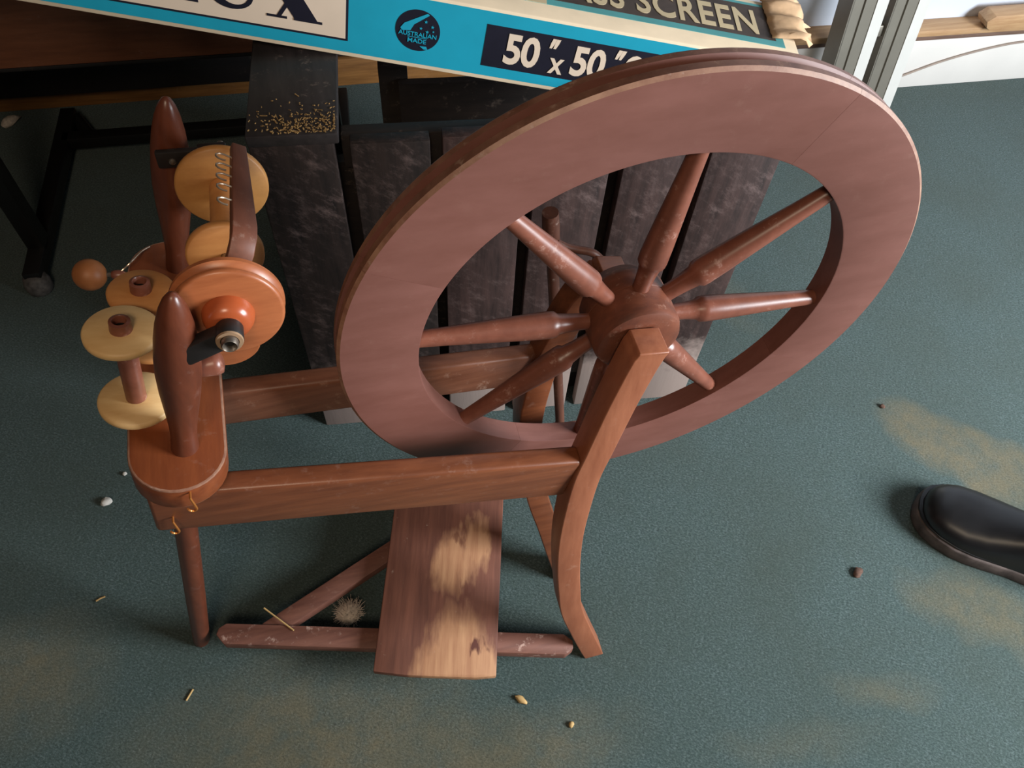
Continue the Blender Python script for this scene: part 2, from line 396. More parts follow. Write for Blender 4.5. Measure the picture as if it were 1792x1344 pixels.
# small parts under the whorl
MB().lathe([(-.004, .010), (-.004, .028), (-.0025, .0295), (.004, .0295), (.0055, .028), (.0055, .010)], ony(392, 598, .028), Y, 36).build('tension_pulley', M_ORANGE, SW, sharp=40)
kp = ony(350, 640, -.012); kq = ony(380, 634, -.012)
MB().lathe([(-.012, .008), (0, .0095), (.012, .0105), (.0165, .009), (.018, .005)], kp, kq-kp, 20).build('tension_knob', M_SPOKE, SW, sharp=60)
# ball-ended tension screw
bc = onz(157, 481, .667); bn = onz(207, 481, .664)
M_BALL = plain('tan_wooden_ball', (150, 92, 52), .5, 0, .12, 120, .4, .1)
ball = MB().lathe([(.0158*math.sin(t)*1.0, .0158*math.cos(t)) for t in [-1.55, -1.35, -1.1, -.8, -.5, -.2, 0, .2, .5, .8, 1.1, 1.35, 1.55]], bc, bn-bc, 28).build('ball_handle', M_BALL, SW, sharp=70)
dirb = (bn-bc).normalized()
MB().lathe([(-.006, .0035), (-.003, .0048), (.002, .0050), (.006, .0035), (.009, .002)], bn, dirb, 16).build('finial', M_SPOKE, ball, sharp=70)
MB().tube([bc+dirb*.010, bn, bn+dirb*.03], .0022, 8).build('screw_rod', M_STEEL, ball)
MB().tube(smooth_path([bn+V((.002, 0, .003)), onz(216, 471, .668), onz(230, 458, .672), onz(247, 441, .664), onz(262, 432, .660)], 5), .0008, 6).build('brake_cord', M_WIRE, SW)
# lazy kate pegs
KA, KA2 = onz(240, 700, .676), onz(211, 573, .764)
KB2 = onz(246, 504, .748); KB = KB2-(KA2-KA).normalized()*.068
for k0, k1 in ((KA, KA2), (KB, KB2)):
    d = (k1-k0).normalized(); MB().lathe([(-.030, .0028), ((k1-k0).length-.010, .0028)], k0, d, 10).build('kate_peg', M_STEEL, SW)
# front leg
lt, lf = ony(327, 935, .015), onz(353, 1120, 0)
ld = (lt-lf).normalized(); L = (V((0, 0, .600)).z)/ld.z
MB().lathe([(0, .0115), (.01, .0125), (.2, .0130), (.45, .0125), (L, .0118)], lf, ld, 20).build('leg', M_POST, SW, sharp=60)
# treadle
TR = math.radians(-15.6); TU = V((math.cos(TR), math.sin(TR), 0)); TV = V((-math.sin(TR), math.cos(TR), 0))
tp = onz(378, 1108, .058)
p1 = onz(1003, 1128, .058); TL = (p1-tp).dot(TU)
o = tp; bw = .031
MB().prism([(0, -.002), (.014, -bw/2), (TL-.012, -bw/2), (TL, -.006), (TL, .006), (TL-.014, bw/2), (.012, bw/2), (.002, .008)], o, TU, TV, Z, -.022, 0).build('treadle_bar', M_DULLW, SW, bevel=.002)
b0 = onz(652, 1180, .076); b1 = onz(868, 1189, .076); 
bwid = (b1-b0).dot(TU)
M_BOARD = None
def board_mat():
    m, nt, b = new_mat('worn_treadle_board')
    gv = coords(nt, (7, .5, 7), (0, 0, -TR)); ov = coords(nt)
    g = noise(nt, gv, 14, 6, .6)
    brown = ramp(nt, g, [(.3, s2l(98, 58, 46)), (.7, s2l(132, 82, 64))])
    bare = ramp(nt, g, [(.3, s2l(164, 112, 80)), (.7, s2l(202, 152, 112))])
    def spot(px, py, rx, ry):
        c = onz(px, py, .076)-BORG
        mp = nt.nodes.new('ShaderNodeMapping'); mp.vector_type = 'TEXTURE'
        mp.inputs['Location'].default_value = c; mp.inputs['Rotation'].default_value = (0, 0, TR); mp.inputs['Scale'].default_value = (rx, ry, 1000)
        wn_ = nt.nodes.new('ShaderNodeTexNoise'); wn_.inputs['Scale'].default_value = 30; wn_.inputs['Detail'].default_value = 4
        nt.links.new(gv2, wn_.inputs['Vector'])
        vm = nt.nodes.new('ShaderNodeVectorMath'); vm.operation = 'MULTIPLY_ADD'; nt.links.new(wn_.outputs['Color'], vm.inputs[0]); vm.inputs[1].default_value = (.05, .06, 0); vm.inputs[2].default_value = (-.025, -.03, 0)
        va = nt.nodes.new('ShaderNodeVectorMath'); va.operation = 'ADD'; nt.links.new(ov, va.inputs[0]); nt.links.new(vm.outputs[0], va.inputs[1])
        nt.links.new(va.outputs[0], mp.inputs[0])
        ln = nt.nodes.new('ShaderNodeVectorMath'); ln.operation = 'LENGTH'; nt.links.new(mp.outputs[0], ln.inputs[0])
        return ramp(nt, ln.outputs['Value'], [(.50, (1, 1, 1)), (1.0, (0, 0, 0))])
    gv2 = coords(nt, (3, .8, 1), (0, 0, -TR))
    col = brown
    for s in ((790, 985, .040, .060), (835, 950, .028, .055), (800, 1140, .052, .080), (835, 1180, .05, .05), (765, 1175, .045, .045)):
        col = mix(nt, spot(*s), col, bare)
    kn = spot(836, 1134, .012, .014); col = mix(nt, kn, col, s2l(92, 46, 34))
    kn = spot(800, 945, .014, .012); col = mix(nt, math_(nt, 'MULTIPLY', kn, .7), col, s2l(110, 62, 46))
    kn = spot(815, 1035, .012, .020); col = mix(nt, math_(nt, 'MULTIPLY', kn, .7), col, s2l(104, 58, 44))
    d = ramp(nt, noise(nt, ov, 60, 6, .7), [(.66, (0, 0, 0)), (.76, (.7, .7, .7))]); col = mix(nt, d, col, s2l(196, 170, 150))
    nt.links.new(col, b.inputs['Base Color']); b.inputs['Roughness'].default_value = .62; bump(nt, b, g, .2, .001)
    return m
BORG = V((b0.x+.09, b0.y+.12, .0))
M_BOARD = board_mat()
MB().prism([(0, .004), (.05, 0), (bwid-.03, -.0005), (bwid, .003), (bwid+.004, .30), (.006, .30)], b0, TU, TV, Z, -.014, 0).build('treadle_board', M_BOARD, SW, bevel=.002, origin=BORG)
d0, d1 = onz(478, 1097, .052), onz(672, 970, .052)
dd = (d1-d0).normalized(); dn = V((-dd.y, dd.x, 0))
MB().box(d0, dd, dn, Z, -.012, .475, -.0145, .0145, -.020, 0).build('treadle_brace', M_DULLW, SW, bevel=.002)
# crank and footman
ft = ony(963, 372, .148); fb = d0+dd*.42; fb.z = .045
fm1 = ony(980, 740, .158)
M_DARKROD = wood('footman_wood', (112, 66, 48), (76, 44, 34), (4, 4, .6), .5, .2)
fbot = d0+dd*.455; fbot.z = .053
ftm = MB().tube([ft, ft+(fm1-ft)*.04, ft+(fm1-ft)*.10, ft+(fm1-ft)*.14, fm1, fbot], [.0088, .0095, .0092, .0068, .0070, .0070], 14).build('footman', M_DARKROD, SW, sharp=60)
cj = ft+(fm1-ft)*.125
MB().tube(smooth_path([(.004, .108, .648), (.010, .120, .640), ony(1052, 455, .128), ony(1036, 442, .132), ony(1010, 437, .137), ony(990, 432, .140), ony(974, 424, .143)], 6), .0046, 12).build('crank', M_DARKROD, SW)
MB().lathe([(-.007, .0095), (-.006, .0110), (.006, .0110), (.007, .0095)], cj, (fm1-ft), 16).build('footman_collar', M_STEEL, ftm)

# ------------------------------------------------------------------ bobbins
def bobbin(k0, k1, r1, r2, cmat, length, label, shaft=.0085):
    d = (k1-k0).normalized()
    t = thing('bobbin', k0, label, 'bobbin')
    sh = MB().lathe([(.0045, .0036), (.0045, shaft), (length-.0045, shaft), (length-.0045, .0036)], k0, d, 20, closed=True).build('shaft', M_SPOKE, t)
    for s, r in ((0, r1), (length, r2)):
        sg = -1
        MB().lathe([(-.004, .004), (-.004, r-.0018), (-.002, r), (.002, r), (.004, r-.0018), (.004, .004)], k0+d*s, d, 44, closed=True).build('end_disc', cmat, t, sharp=50)
    MB().lathe([(0, .0050), (.010, .0050), (.011, .0058), (.010, .0082), (0, .0088)], k0+d*(length+.003), d, 22, closed=True).build('nozzle', M_SPOKE, t, sharp=50)
    MB().lathe([(0, .0049), (.001, .0049)], k0+d*(length+.0055), d, 16).build('bore', M_HOLE, t)
    return t
M_PALE = wood('pale_beech', (238, 198, 140), (214, 166, 106), (1, 4, 4), .5, .02)
M_TAN = wood('tan_beech', (216, 150, 88), (188, 118, 64), (1, 4, 4), .5, .02)
M_TAN2 = wood('stained_beech', (208, 148, 82), (160, 102, 52), (1, 1, 2), .5, .03)
bobbin(KA, KA2, .0315, .0292, M_PALE, (KA2-KA).length-.006, 'pale cream wooden bobbin standing on a peg beside the front maiden post')
bobbin(KB, KB2, .0240, .0275, M_TAN, (KB2-KB).length-.006, 'tan wooden bobbin on a peg between the pale bobbin and the rear maiden post')
# bobbin on the flyer shaft: discs at two places
t = thing('bobbin', fa(.10), 'tan wooden bobbin lying in the flyer under the row of wire hooks', 'bobbin')
MB().lathe([(0, .0037), (0, .011), (.084, .011), (.084, .0037)], fa(.068), AW, 24, closed=True).build('shaft', M_TAN, t)
MB().lathe([(-.004, .0036), (-.004, .0285), (-.002, .0302), (.003, .0302), (.005, .0285), (.005, .0036)], fa(.062), AW, 44, closed=True).build('end_disc', M_TAN, t, sharp=50)
MB().lathe([(-.004, .0036), (-.004, .0375), (-.002, .0392), (.002, .0392), (.004, .0375), (.004, .0036)], fa(.156), AW, 48, closed=True).build('end_disc', M_TAN2, t, sharp=50)

# ------------------------------------------------------------------ slatted wooden stand behind the wheel
def slat_mat(name, base, dark, pale):
    m, nt, b = new_mat(name); gv = coords(nt, (6, 6, .8)); ov = coords(nt)
    g = noise(nt, gv, 12, 6, .65)
    col = ramp(nt, g, [(.3, s2l(*dark)), (.7, s2l(*base))])
    sep = nt.nodes.new('ShaderNodeSeparateXYZ'); nt.links.new(ov, sep.inputs[0])
    n2 = noise(nt, ov, 16, 5, .65)
    hgt = math_(nt, 'ADD', sep.outputs[2], math_(nt, 'MULTIPLY', n2, -.22))
    end = ramp(nt, hgt, [(.0, (1, 1, 1)), (.08, (0, 0, 0))])
    col = mix(nt, math_(nt, 'MULTIPLY', end, .85), col, s2l(*pale))
    scr = ramp(nt, noise(nt, coords(nt, (1, 1, .35), (.5, .7, .4)), 60, 9, .8), [(.50, (0, 0, 0)), (.78, (1, 1, 1))])
    msk = ramp(nt, n2, [(.38, (.1, .1, .1)), (.65, (.8, .8, .8))])
    col = mix(nt, math_(nt, 'MULTIPLY', scr, math_(nt, 'MULTIPLY', msk, .55)), col, s2l(168, 140, 134))
    nt.links.new(col, b.inputs['Base Color']); b.inputs['Roughness'].default_value = .6; b.inputs['Specular IOR Level'].default_value = .35
    bump(nt, b, g, .3, .0015); return m
M_SLAT = slat_mat('dark_slat_wood', (72, 52, 48), (36, 25, 23), (176, 154, 144))
M_SLATSHADE = slat_mat('shaded_slat_wood', (46, 34, 30), (22, 16, 14), (150, 130, 122))  # darker copy of the slat wood; shade on the left slats is painted in
c0, c1 = V((-.344, .378, 0)), V((.332, .292, 0)); cu = (c1-c0).normalized(); cn = V((-cu.y, cu.x, 0))
ST = thing('slatted_stand', (c0+c1)/2, 'dark stained slatted wooden stand with upright planks behind the spinning wheel', 'stand')
ub = [(.000, .105), (.117, .219), (.228, .336), (.346, .450), (.462, .566), (.577, .682)]
for i, (a, b) in enumerate(ub):
    MB().box(c0, cu, cn, Z, a+.004, b-.002, 0, .020, .0, .6415-.004*(i % 2)).build('slat', M_SLATSHADE if i < 2 else M_SLAT, ST, bevel=.002)
M_STDARK = wood('stand_dark_wood', (44, 34, 30), (24, 18, 16), (.8, 6, 6), .65, .08)
M_ARM = wood('stand_arm_wood', (48, 41, 40), (26, 20, 19), (6, .8, 6), .5, .05)
MB().box(c0, cu, cn, Z, .11, .67, .0205, .042, .585, .634).build('cross_rail', M_STDARK, ST, bevel=.002)
MB().box(c0, cu, cn, Z, .03, .67, .0205, .042, .08, .13).build('cross_rail', M_STDARK, ST, bevel=.002)
MB().box(c0, cu, cn, Z, .004, .110, -.004, .36, .6425, .6580).build('arm_plank', M_ARM, ST, bevel=.002)
for a in (.02, .155, .60): MB().box(c0, cu, cn, Z, a, a+.045, .315, .355, 0, .6415 if a < .1 else .52).build('back_post', M_STDARK, ST, bevel=.002)
MB().box(c0, cu, cn, Z, .185, .672, .30, .314, .02, .50).build('hollow_shade_panel', M_STDARK, ST)  # dark sheet added to stand for the shaded hollow behind the slats
MB().box(c0, cu, cn, Z, .02, .645, .356, .372, .06, .10).build('back_rail', M_STDARK, ST)
for a in (.02, .60): MB().box(c0, cu, cn, Z, a, a+.04, .060, .315, .05, .09).build('side_rail', M_STDARK, ST)
MB().box(c0, cu, cn, Z, .012, .672, .0425, .058, .0, .575).build('gap_shade_board', M_STDARK, ST)  # dark board added so the gaps between slats read as deep shade

# sawdust and straw lying on the plank end
random.seed(21); mb = MB(); M_CHAFF = plain('pale_chaff', (150, 118, 76), .9, 0, .3, 200, .1)
for i in range(300):
    a = min(.106, max(.008, random.gauss(.072, .026))); d = abs(random.gauss(0, .022)); z = .6588
    if d > .07: continue
    p = c0+cu*a+cn*(d-.001)+Z*z; th = random.random()*6.28; L = random.uniform(.0008, .0035)*(3 if random.random() < .04 else 1)
    q = V((math.cos(th), math.sin(th), random.uniform(0, .4)))*L
    mb.tube([p-q*.5, p+q*.5], random.uniform(.0004, .0009), 4)
ch = mb.build('chaff', M_CHAFF); tag(ch, 'scatter of pale sawdust and straw on the end of the dark arm plank', 'sawdust'); ch['kind'] = 'stuff'

# ------------------------------------------------------------------ projector screen carton
BOX_O = onz(520, 84, .666); BU = V((.957, -.257, -.138)).normalized(); BW = V((.138, -.019, .990)); BW = (BW-BU*BW.dot(BU)).normalized(); BN = BU.cross(BW)
if BN.y > 0: BN = -BN
BH = .098; BD = .135; U0, U1 = -.75, .635
M_CARD = plain('cream_cardboard', (222, 200, 170), .75, 0, .06, 25)
M_TEAL = plain('printed_turquoise', (28, 158, 186), .5, 0, .06, 18)
M_TEAL2 = plain('faded_turquoise', (86, 158, 160), .6, 0, .10, 18)
M_INK = plain('printed_navy_black', (27, 26, 40), .5, 0, .15, 30)
M_INK2 = plain('faded_black_print', (72, 60, 54), .6, 0, .30, 30)
M_CREAM = plain('printed_cream', (228, 206, 184), .6, 0, .04, 18)
M_BEIGE = plain('printed_beige', (206, 186, 150), .6, 0, .08, 18)
BX = thing('screen_carton', BOX_O+BU*.0, 'long turquoise and cream cardboard carton for a projector screen, printed 50 x 50', 'carton')
body = MB().box(BOX_O, BU, -BN, BW, U0, U1, 0, BD, 0, BH).build('carton_body', M_CARD, BX, bevel=.002)
FO = BOX_O+BN*.0006                       # front face plane
TO = BOX_O+BW*(BH+.0006)                  # top face plane (u, v away from viewer)
def fpatch(name, pts, mat, lift=0.0, par=None): return MB().prism(pts, FO, BU, BW, BN, -.0004+lift, .0+lift).build(name, mat, par or BX)
def tpatch(name, pts, mat, lift=0.0, par=None): return MB().prism(pts, TO, BU, -BN, BW, -.0004+lift, .0+lift).build(name, mat, par or BX)
R4 = lambda a, b, c, d: [(a, c), (b, c), (b, d), (a, d)]
fp = fpatch('front_print', R4(U0, U1-.03, .0065, BH-.004), M_TEAL)
fpatch('name_panel', R4(-.40, .0625, .022, .089), M_INK, .0003, fp)
fpatch('name_panel_face', R4(-.397, .0595, .025, .086), M_CREAM, .0006, fp)
fpatch('size_panel', R4(.230, .52, .0205, .0775), M_INK, .0003, fp)
tp_ = tpatch('top_print', R4(U0, U1-.018, .030, BD-.01), M_TEAL2)
tpatch('top_band', R4(U0, .30, .030, BD-.01), M_BEIGE, .0003, tp_)
tpatch('title_panel', R4(.12, .606, .042, .118), M_INK2, .0005, tp_)
def text(body, size, sx, bold, lo, ex, ey, ez, mat, par, name='lettering', space=1.0, shear=0, width=None):
    c = bpy.data.curves.new(name, 'FONT'); c.body = body; c.size = size; c.offset = bold; c.extrude = .0002; c.space_character = space; c.shear = shear; c.resolution_u = 4
    tmp = bpy.data.objects.new('tmp', c); COL.objects.link(tmp)
    dg = bpy.context.evaluated_depsgraph_get(); me = bpy.data.meshes.new_from_object(tmp.evaluated_get(dg)); bpy.data.objects.remove(tmp)
    if width:
        xs = [v.co.x for v in me.vertices]; sx = width/(max(xs)-min(xs)); lo = V(lo)-ex*(min(xs)*sx)
    mb = MB(); mb.add([V(lo)+ex*(v.co.x*sx)+ey*v.co.y+ez*v.co.z for v in me.vertices], [tuple(p.vertices) for p in me.polygons])
    return mb.build(name, mat, par, sharp=30)
FP = lambda u, w, l=.0008: FO+BU*u+BW*w+BN*l
TP = lambda u, v, l=.0010: TO+BU*u-BN*v+BW*l
text('50', .0560, .0, .0016, FP(.2565, .0305), BU, BW, BN, M_CREAM, fp, space=.95, width=.0445)
text('"', .040, .75, .0014, FP(.3055, .0435), BU, BW, BN, M_CREAM, fp, shear=.35)
text('x', .044, .0, .0008, FP(.3155, .0270), BU, BW, BN, M_CREAM, fp, width=.0190)
text('50', .0560, .0, .0016, FP(.3435, .0300), BU, BW, BN, M_CREAM, fp, space=.95, width=.0430)
text('"', .040, .75, .0014, FP(.3905, .0440), BU, BW, BN, M_CREAM, fp, shear=.35)
text('G', .0560, .0, .0016, FP(.4100, .0300), BU, BW, BN, M_CREAM, fp, width=.022)
text('SCREEN', .076, .0, .0016, TP(.4180, .0515), BU, -BN, BW, M_BEIGE, tp_, space=1.08, width=.166)
text('GLASS', .076, .0, .0016, TP(.2700, .0515), BU, -BN, BW, M_BEIGE, tp_, space=1.08, width=.132)
# serif name letters (only their feet show)
def fshape(name, polys, u, w, mat):
    mb = MB()
    for k, p in enumerate(polys): mb.prism([(u+a, w+b) for a, b in p], FO, BU, BW, BN, .0006, .0010+.0001*k)
    return mb.build(name, mat, fp)
S = .058
def arc(cx, cy, rx, ry, a0, a1, n=14): return [(cx+rx*math.cos(math.radians(a0+(a1-a0)*i/n)), cy+ry*math.sin(math.radians(a0+(a1-a0)*i/n))) for i in range(n+1)]
fshape('lettering', [[(.034, 0), (.062, 0), (.026, S), (-.002, S)], [(.010, 0), (.0155, 0), (.050, S), (.0445, S)], [(0, 0), (.024, 0), (.024, .003), (0, .003)], [(.032, 0), (.066, 0), (.066, .003), (.032, .003)], [(-.002, S-.003), (.032, S-.003), (.032, S), (-.002, S)], [(.038, S-.003), (.060, S-.003), (.060, S), (.038, S)]], -.0345, .0385, M_INK)
outer = [(0, S), (0, .018)]+arc(.026, .018, .026, .019, 180, 360)+[(.052, S), (.046, S)]
inner = arc(.030, .018, .016, .013, 360, 180)+[(.014, S)]
fshape('lettering', [outer+inner, [(-.006, S-.003), (.022, S-.003), (.022, S), (-.006, S)]], -.101, .0405, M_INK)
fshape('lettering', [[(.008, 0), (.022, 0), (.022, S), (.008, S)], [(0, 0), (.046, 0), (.046, .003), (0, .003)], [(.042, 0), (.046, 0), (.046, .02)], [(0, S-.003), (.03, S-.003), (.03, S), (0, S)]], -.160, .040, M_INK)
# round emblem
LC, LR = (.147, .0525), .0275
emb = fpatch('emblem', [(LC[0]+LR*math.cos(a*math.pi/24), LC[1]+LR*math.sin(a*math.pi/24)) for a in range(48)], M_INK, .0003, fp)
fshape('emblem_mark', [[(LC[0]-.0215, LC[1]+.001), (LC[0]-.017, LC[1]+.008), (LC[0]+.010, LC[1]+.0245), (LC[0]+.0125, LC[1]+.0225), (LC[0]-.005, LC[1]+.008), (LC[0]-.009, LC[1]-.0005), (LC[0]-.019, LC[1]-.002)]], 0, 0, M_TEAL)
fshape('emblem_mark', [[(LC[0]+.004, LC[1]-.020), (LC[0]+.012, LC[1]-.0195), (LC[0]+.014, LC[1]-.0235), (LC[0]+.009, LC[1]-.0235)]], 0, 0, M_TEAL)
def star(cx, cy, r): return [(cx+(r if i % 2 == 0 else r*.45)*math.sin(i*math.pi/5), cy+(r if i % 2 == 0 else r*.45)*math.cos(i*math.pi/5)) for i in range(10)]
for sx, sy, sr in ((.009, .0135, .0022), (.0035, .004, .0020), (.0175, .008, .0022), (.019, .002, .0015), (.0115, .0005, .0022)): fshape('emblem_star', [star(LC[0]+sx, LC[1]+sy, sr)], 0, 0, M_TEAL)
text('AUSTRALIAN', .0080, .0, .0001, FP(LC[0]-.0235, LC[1]-.0075), BU, BW, BN, M_TEAL, fp, width=.047)
fshape('emblem_line', [[(LC[0]-.012, LC[1]-.0092), (LC[0]+.012, LC[1]-.0092), (LC[0]+.012, LC[1]-.0086), (LC[0]-.012, LC[1]-.0086)]], 0, 0, M_TEAL)
text('MADE', .0080, .0, .0001, FP(LC[0]-.0115, LC[1]-.0162), BU, BW, BN, M_TEAL, fp, width=.023)
# torn flap at the carton's end
M_TORN = plain('torn_brown_card', (206, 170, 134), .85, 0, .25, 30, .2, .4)
flap = []
base = [(.600, .060), (.615, .046), (.632, .044), (.652, .040), (.655, .06), (.645, .085), (.640, .12), (.62, .15), (.603, .12)]
random.seed(9)
rg = []
n = 22
vs = []; fs = []
for j in range(7):
    for i in range(n):
        u = .600+.058*(j/6)+.004*random.uniform(-1, 1)*(j > 0); v = .044+.105*i/(n-1)
        l = .0015+.009*math.sin(j/6*2.6)*(.6+.4*math.sin(i*.9))+.003*random.random()
        if j == 6: u += .008*random.uniform(-1, 1); l -= .006
        vs.append(TO+BU*u-BN*v+BW*l)
for j in range(6):
    for i in range(n-1): fs.append((j*n+i, j*n+i+1, (j+1)*n+i+1, (j+1)*n+i))
fl = MB().add(vs, fs).build('torn_flap', M_TORN, BX, sharp=60)
md = fl.modifiers.new('thickness', 'SOLIDIFY'); md.thickness = .0012

# ------------------------------------------------------------------ desk at the left
M_DESK = wood('brown_desk_panel', (146, 88, 58), (112, 64, 42), (.5, 5, 5), .5, .04)
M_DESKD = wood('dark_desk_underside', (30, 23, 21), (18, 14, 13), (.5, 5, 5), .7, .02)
M_BLKM = plain('black_painted_steel', (20, 19, 19), .45, 0, .2, 60)
M_RUBB = plain('scuffed_rubber', (84, 80, 78), .7, 0, .5, 90, .4, .4)
DU = V((1, -.07, 0)).normalized(); DV = V((.098, 1, 0)).normalized(); DF = V((-.852, .826, 0))
DK = thing('desk', DF+DU*.4+DV*.3, 'brown wooden desk on black steel legs standing at the dark wall', 'desk')
dbx = lambda nm, a, b, c, d, e, f_, m, bv=.002: MB().box(DF, DU, DV, Z, a, b, c, d, e, f_).build(nm, m, DK, bevel=bv)
dbx('desk_top', -.5, .75, -.02, .50, .69, .72, M_DESK)
dbx('front_panel', -.5, .62, .235, .255, .335, .69, M_DESK)
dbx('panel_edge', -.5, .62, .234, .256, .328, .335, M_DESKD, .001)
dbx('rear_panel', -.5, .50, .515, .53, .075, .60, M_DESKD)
for u in (0.0, .62):
    dbx('runner', u-.016, u+.016, -.01, .50, .020, .052, M_BLKM)
    dbx('leg', u-.016, u+.016, .06, .10, .04, .69, M_BLKM)
    MB().lathe([(0, .020), (.004, .024), (.02, .026), (.036, .022), (.042, .010)], DF+DU*u+DV*-.004, Z, 20).build('rubber_foot', M_RUBB, DK, sharp=60)
    MB().lathe([(0, .015), (.03, .015)], DF+DU*u+DV*.49, Z, 16).build('rubber_foot', M_RUBB, DK)
dbx('stretcher', 0, .62, .385, .415, .026, .052, M_BLKM)
MB().tube([DF+DU*.012+DV*.49+V((0, 0, .03)), DF+DU*.055+DV*.42+V((0, 0, .02))], .014, 10).build('brace', M_BLKM, DK)

# ------------------------------------------------------------------ ladder
M_ALU = plain('weathered_aluminium', (140, 133, 122), .42, .55, .08, 12)
M_ALUL = plain('bright_aluminium', (222, 218, 212), .4, .25, .05, 12)
LA = ony(1552, 160, .91); LB = ony(1612, 0, .93)
lad = thing('ladder', (LA.x-.1, .92, 0), 'aluminium ladder with channel stiles standing by the white skirting', 'ladder')
tl = (LB-LA).normalized()
tl = (LB-LA)/(LB.z-LA.z)
foot = LA-tl*LA.z
topz = 1.25
def stile(off, mat, name):
    mb = MB(); a = foot+V((off, 0, 0)); b = a+tl*topz; ax = (b-a).normalized(); ex = (X-ax*ax.x).normalized(); ey = ax.cross(ex)
    if ey.y < 0: ey = -ey
    L = (b-a).length
    # C channel: web facing the room at the left, flange towards the right
    mb.prism([(-.060, 0), (-.004, 0), (-.004, .004), (-.022, .004), (-.024, -.004), (-.034, -.004), (-.036, .004), (-.060, .004)], a, ex, ey, ax, 0, L)
    web = mb.build(name, M_ALU, lad)
    MB().box(a, ex, ey, ax, -.004, .024, -.002, .0, 0, L).build('flange', M_ALUL, web)
    MB().box(a, ex, ey, ax, -.062, -.058, 0, .05, 0, L).build('side_web', M_ALU, web)
    MB().box(a, ex, ey, ax, -.064, .0, -.006, .052, -.0, .03).build('rubber_shoe', M_RUBB, web)
    return a, ax, ex, ey
s1 = stile(0, M_ALU, 'stile'); s2 = stile(-.105, M_ALU, 'stile')
for k in range(4):
    a, ax, ex, ey = s1
    MB().box(a, ex, ey, ax, -.11, -.03, .008, .040, .28+.27*k, .305+.27*k).build('rung', M_ALU, lad, bevel=.002)

# ------------------------------------------------------------------ cable, offcut
M_CABLE = plain('grey_cable', (150, 132, 120), .5)
cab = [RO+wr*a-rn*-.004+Z*0 for a in (0,)]
def onskirt(px, py): return onp(px, py, RO+rn*.004, rn)
tag(MB().tube(smooth_path([onskirt(1548, 142), onskirt(1580, 132), onskirt(1640, 110), onskirt(1700, 92), onskirt(1760, 78), onskirt(1800, 72), onskirt(1900, 60)], 6), .0028, 8).build('cable', M_CABLE), 'thin grey cable running along the white skirting board beside the ladder', 'cable')
oc = onp(1716, 22, RO-rn*.01, rn)
tag(MB().prism([(0, -.012), (.012, -.020), (.03, -.022), (.26, -.018), (.26, .02), (.01, .018), (-.008, .004)], V((oc.x, oc.y, .1975)), wr, Z, -rn, -.045, .0).build('wood_offcut', M_PINE, bevel=.002), 'short splintered pine offcut lying on the wooden ledge above the skirting', 'wood')

# ------------------------------------------------------------------ shoe
M_SHOE = plain('black_shoe_leather', (22, 20, 21), .36, 0, .25, 30, .5, .08)
M_SOLE = plain('dusty_black_sole', (92, 80, 76), .75, 0, .45, 40, .3, .3)
M_LACE = plain('black_lace', (24, 22, 22), .8)
SD = V((.707, -.707, 0)); SP = V((.707, .707, 0))
toe = V((.655, -.026, 0))
SH = thing('shoe', toe+SD*.15, 'black leather shoe with dusty sole worn by someone standing on the carpet', 'shoe')
sec = [(0.0, .004, .020, .028), (.004, .021, .022, .040), (.012, .033, .022, .049), (.025, .043, .022, .056), (.045, .051, .022, .060), (.075, .0555, .022, .063), (.105, .0545, .022, .070), (.14, .049, .022, .084), (.17, .044, .022, .098), (.20, .041, .024, .108), (.24, .040, .026, .112), (.27, .036, .026, .112), (.288, .026, .026, .108), (.295, .010, .030, .10)]
def ring(s, w, z0, z1, sq=2.6, n=28):
    out = []
    for i in range(n):
        a = 2*math.pi*i/n; c, q = math.cos(a), math.sin(a)
        xx = 1.1*w*math.copysign(abs(c)**(2/sq), c)
        z0 = max(z0, .030)
        zz = z0+(z1+.006-z0)*max(0, math.copysign(abs(q)**(2/2.2), q)) if q > 0 else z0
        out.append(toe+SD*s+SP*xx+Z*zz)
    return out
MB().loft([ring(*x) for x in sec]).build('upper', M_SHOE, SH, sharp=60)
sl = [(-.006, .004), (-.003, .022), (.006, .036), (.022, .0475), (.045, .0555), (.075, .0595), (.105, .058), (.14, .052), (.17, .046), (.21, .043), (.25, .043), (.28, .037), (.296, .022), (.301, .005)]
sl = [(s, w*1.1) for s, w in sl]
outl = [(s, w) for s, w in sl]+[(s, -w) for s, w in reversed(sl)]
MB().prism(outl, toe, SD, SP, Z, 0, .030).build('sole', M_SOLE, SH, bevel=.004, sharp=60)
outw = [(s, w-.003) for s, w in sl]+[(s, -w+.003) for s, w in reversed(sl)]
MB().prism(outw, toe, SD, SP, Z, .0302, .034).build('welt', M_SHOE, SH, bevel=.0015, sharp=60)
# toe-cap seam and laces
seam = []
for i in range(9):
    a = math.pi*(i/8); r = ring(.07, .0556, .022, .0632, n=32); 
    seam.append(r[i*2]+Z*.0006)
for s in (.165, .18, .195):
    r = ring(s, .045-(s-.165)*.12, .022, .0965+(s-.165)*.36, n=32)
    MB().tube([r[4]+Z*.001, r[6]+Z*.002, r[8]+Z*.002, r[10]+Z*.002, r[12]+Z*.001], .0024, 8).build('lace', M_LACE, SH)

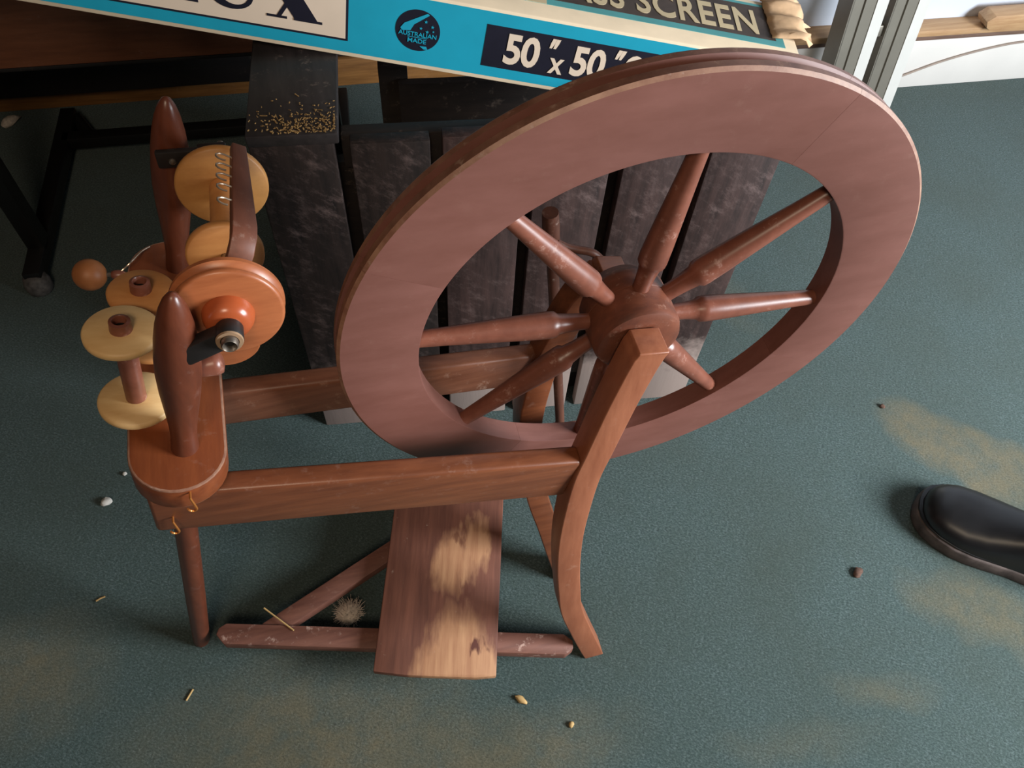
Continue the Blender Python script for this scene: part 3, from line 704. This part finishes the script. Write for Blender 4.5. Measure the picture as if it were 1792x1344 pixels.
# ------------------------------------------------------------------ bits on the carpet
M_FLUFF = plain('white_fluff', (212, 206, 198), .95, 0, .1, 200, .1)
M_WOOL = plain('grey_brown_wool', (206, 192, 178), .98, 0, .25, 160, .05)
M_STRAW = plain('dry_straw', (196, 160, 104), .7, 0, .15)
def crumb(name, px, py, r, mat, label, cat, seed, stretch=1.0, group=None):
    random.seed(seed); c = onz(px, py, 0); bm = bmesh.new(); bmesh.ops.create_icosphere(bm, subdivisions=2, radius=1)
    a = random.random()*3; mb = MB()
    vs = []
    for v in bm.verts:
        k = r*random.uniform(.75, 1.2); x, y, z = v.co*k; x *= stretch
        vs.append(c+V((x*math.cos(a)-y*math.sin(a), x*math.sin(a)+y*math.cos(a), max(0, z*.7+r*.5))))
    fs = [tuple(v.index for v in f.verts) for f in bm.faces]; bm.free()
    return tag(mb.add(vs, fs).build(name, mat, sharp=80), label, cat, group)
crumb('fluff', 187, 880, .0075, M_FLUFF, 'larger white fluff scrap on the carpet left of the front leg', 'fluff', 1, 1.5)
crumb('fluff', 219, 830, .0040, M_FLUFF, 'tiny white fluff crumb on the carpet beside the maiden bar end', 'fluff', 2)
crumb('dirt_clump', 1500, 1003, .007, plain('brown_dirt', (96, 70, 58), .95, 0, .4, 200), 'small brown clump of dirt on the carpet in front of the shoe toe', 'dirt', 3, 1.6)
crumb('dirt_clump', 1543, 712, .005, bpy.data.materials['brown_dirt'], 'tiny brown crumb on the carpet between drive wheel and shoe', 'dirt', 5)
crumb('chip', 912, 1225, .005, M_STRAW, 'tan wood chip on the carpet in front of the treadle board', 'wood chip', 6, 2.2)
crumb('chip', 1000, 1268, .0045, M_STRAW, 'rounded tan crumb on the carpet ahead of the curved upright', 'wood chip', 7, 1.2)
crumb('fluff', 20, 216, .013, M_WOOL, 'pale tuft lying under the desk by the wooden skirting', 'fluff', 8, 1.8)
for (pts, lab) in (([(326, 1226), (332, 1216), (338, 1206)], 'short straw lying on the carpet before the front leg'), ([(168, 1052), (176, 1047), (184, 1044)], 'thin straw on the dark carpet behind the front leg')):
    tag(MB().tube([onz(x, y, .0015) for x, y in pts], .0014, 6).build('straw', M_STRAW), lab, 'straw')
tag(MB().tube([onz(462, 1064, .064), onz(486, 1082, .0605), onz(514, 1103, .0600)], .0013, 6).build('straw', M_STRAW), 'straight dry straw lying across the treadle bar and brace', 'straw')
# wool tuft by the treadle: fuzzy ball of strands
random.seed(11); wc = onz(611, 1072, .014); mb = MB()
bm = bmesh.new(); bmesh.ops.create_icosphere(bm, subdivisions=3, radius=1)
mb.add([wc+V((v.co.x*.020, v.co.y*.019, max(-.014, v.co.z*.015)))*random.uniform(.86, 1.1) for v in bm.verts], [tuple(v.index for v in f.verts) for f in bm.faces]); bm.free()
wool = mb.build('wool_tuft', M_WOOL, sharp=80)
for v in wool.data.vertices: v.co.z = max(v.co.z, 0)
wool.location.z = 0
tag(wool, 'fuzzy grey brown tuft of wool on the carpet beside the treadle board', 'wool')
mb = MB()
for i in range(260):
    d = V((random.gauss(0, 1), random.gauss(0, 1), abs(random.gauss(0, 1)))).normalized(); p = wc+V((d.x*.018, d.y*.017, d.z*.013))
    q = p+d*random.uniform(.003, .009)+V((random.uniform(-.004, .004), random.uniform(-.004, .004), random.uniform(-.002, .003)))
    q.z = max(q.z, .001); p.z = max(p.z, .001)
    mb.tube([p, (p+q)/2+V((.001, -.001, .001)), q], .0003, 3)
w2 = mb.build('strands', M_WOOL, wool); w2['kind'] = 'stuff'
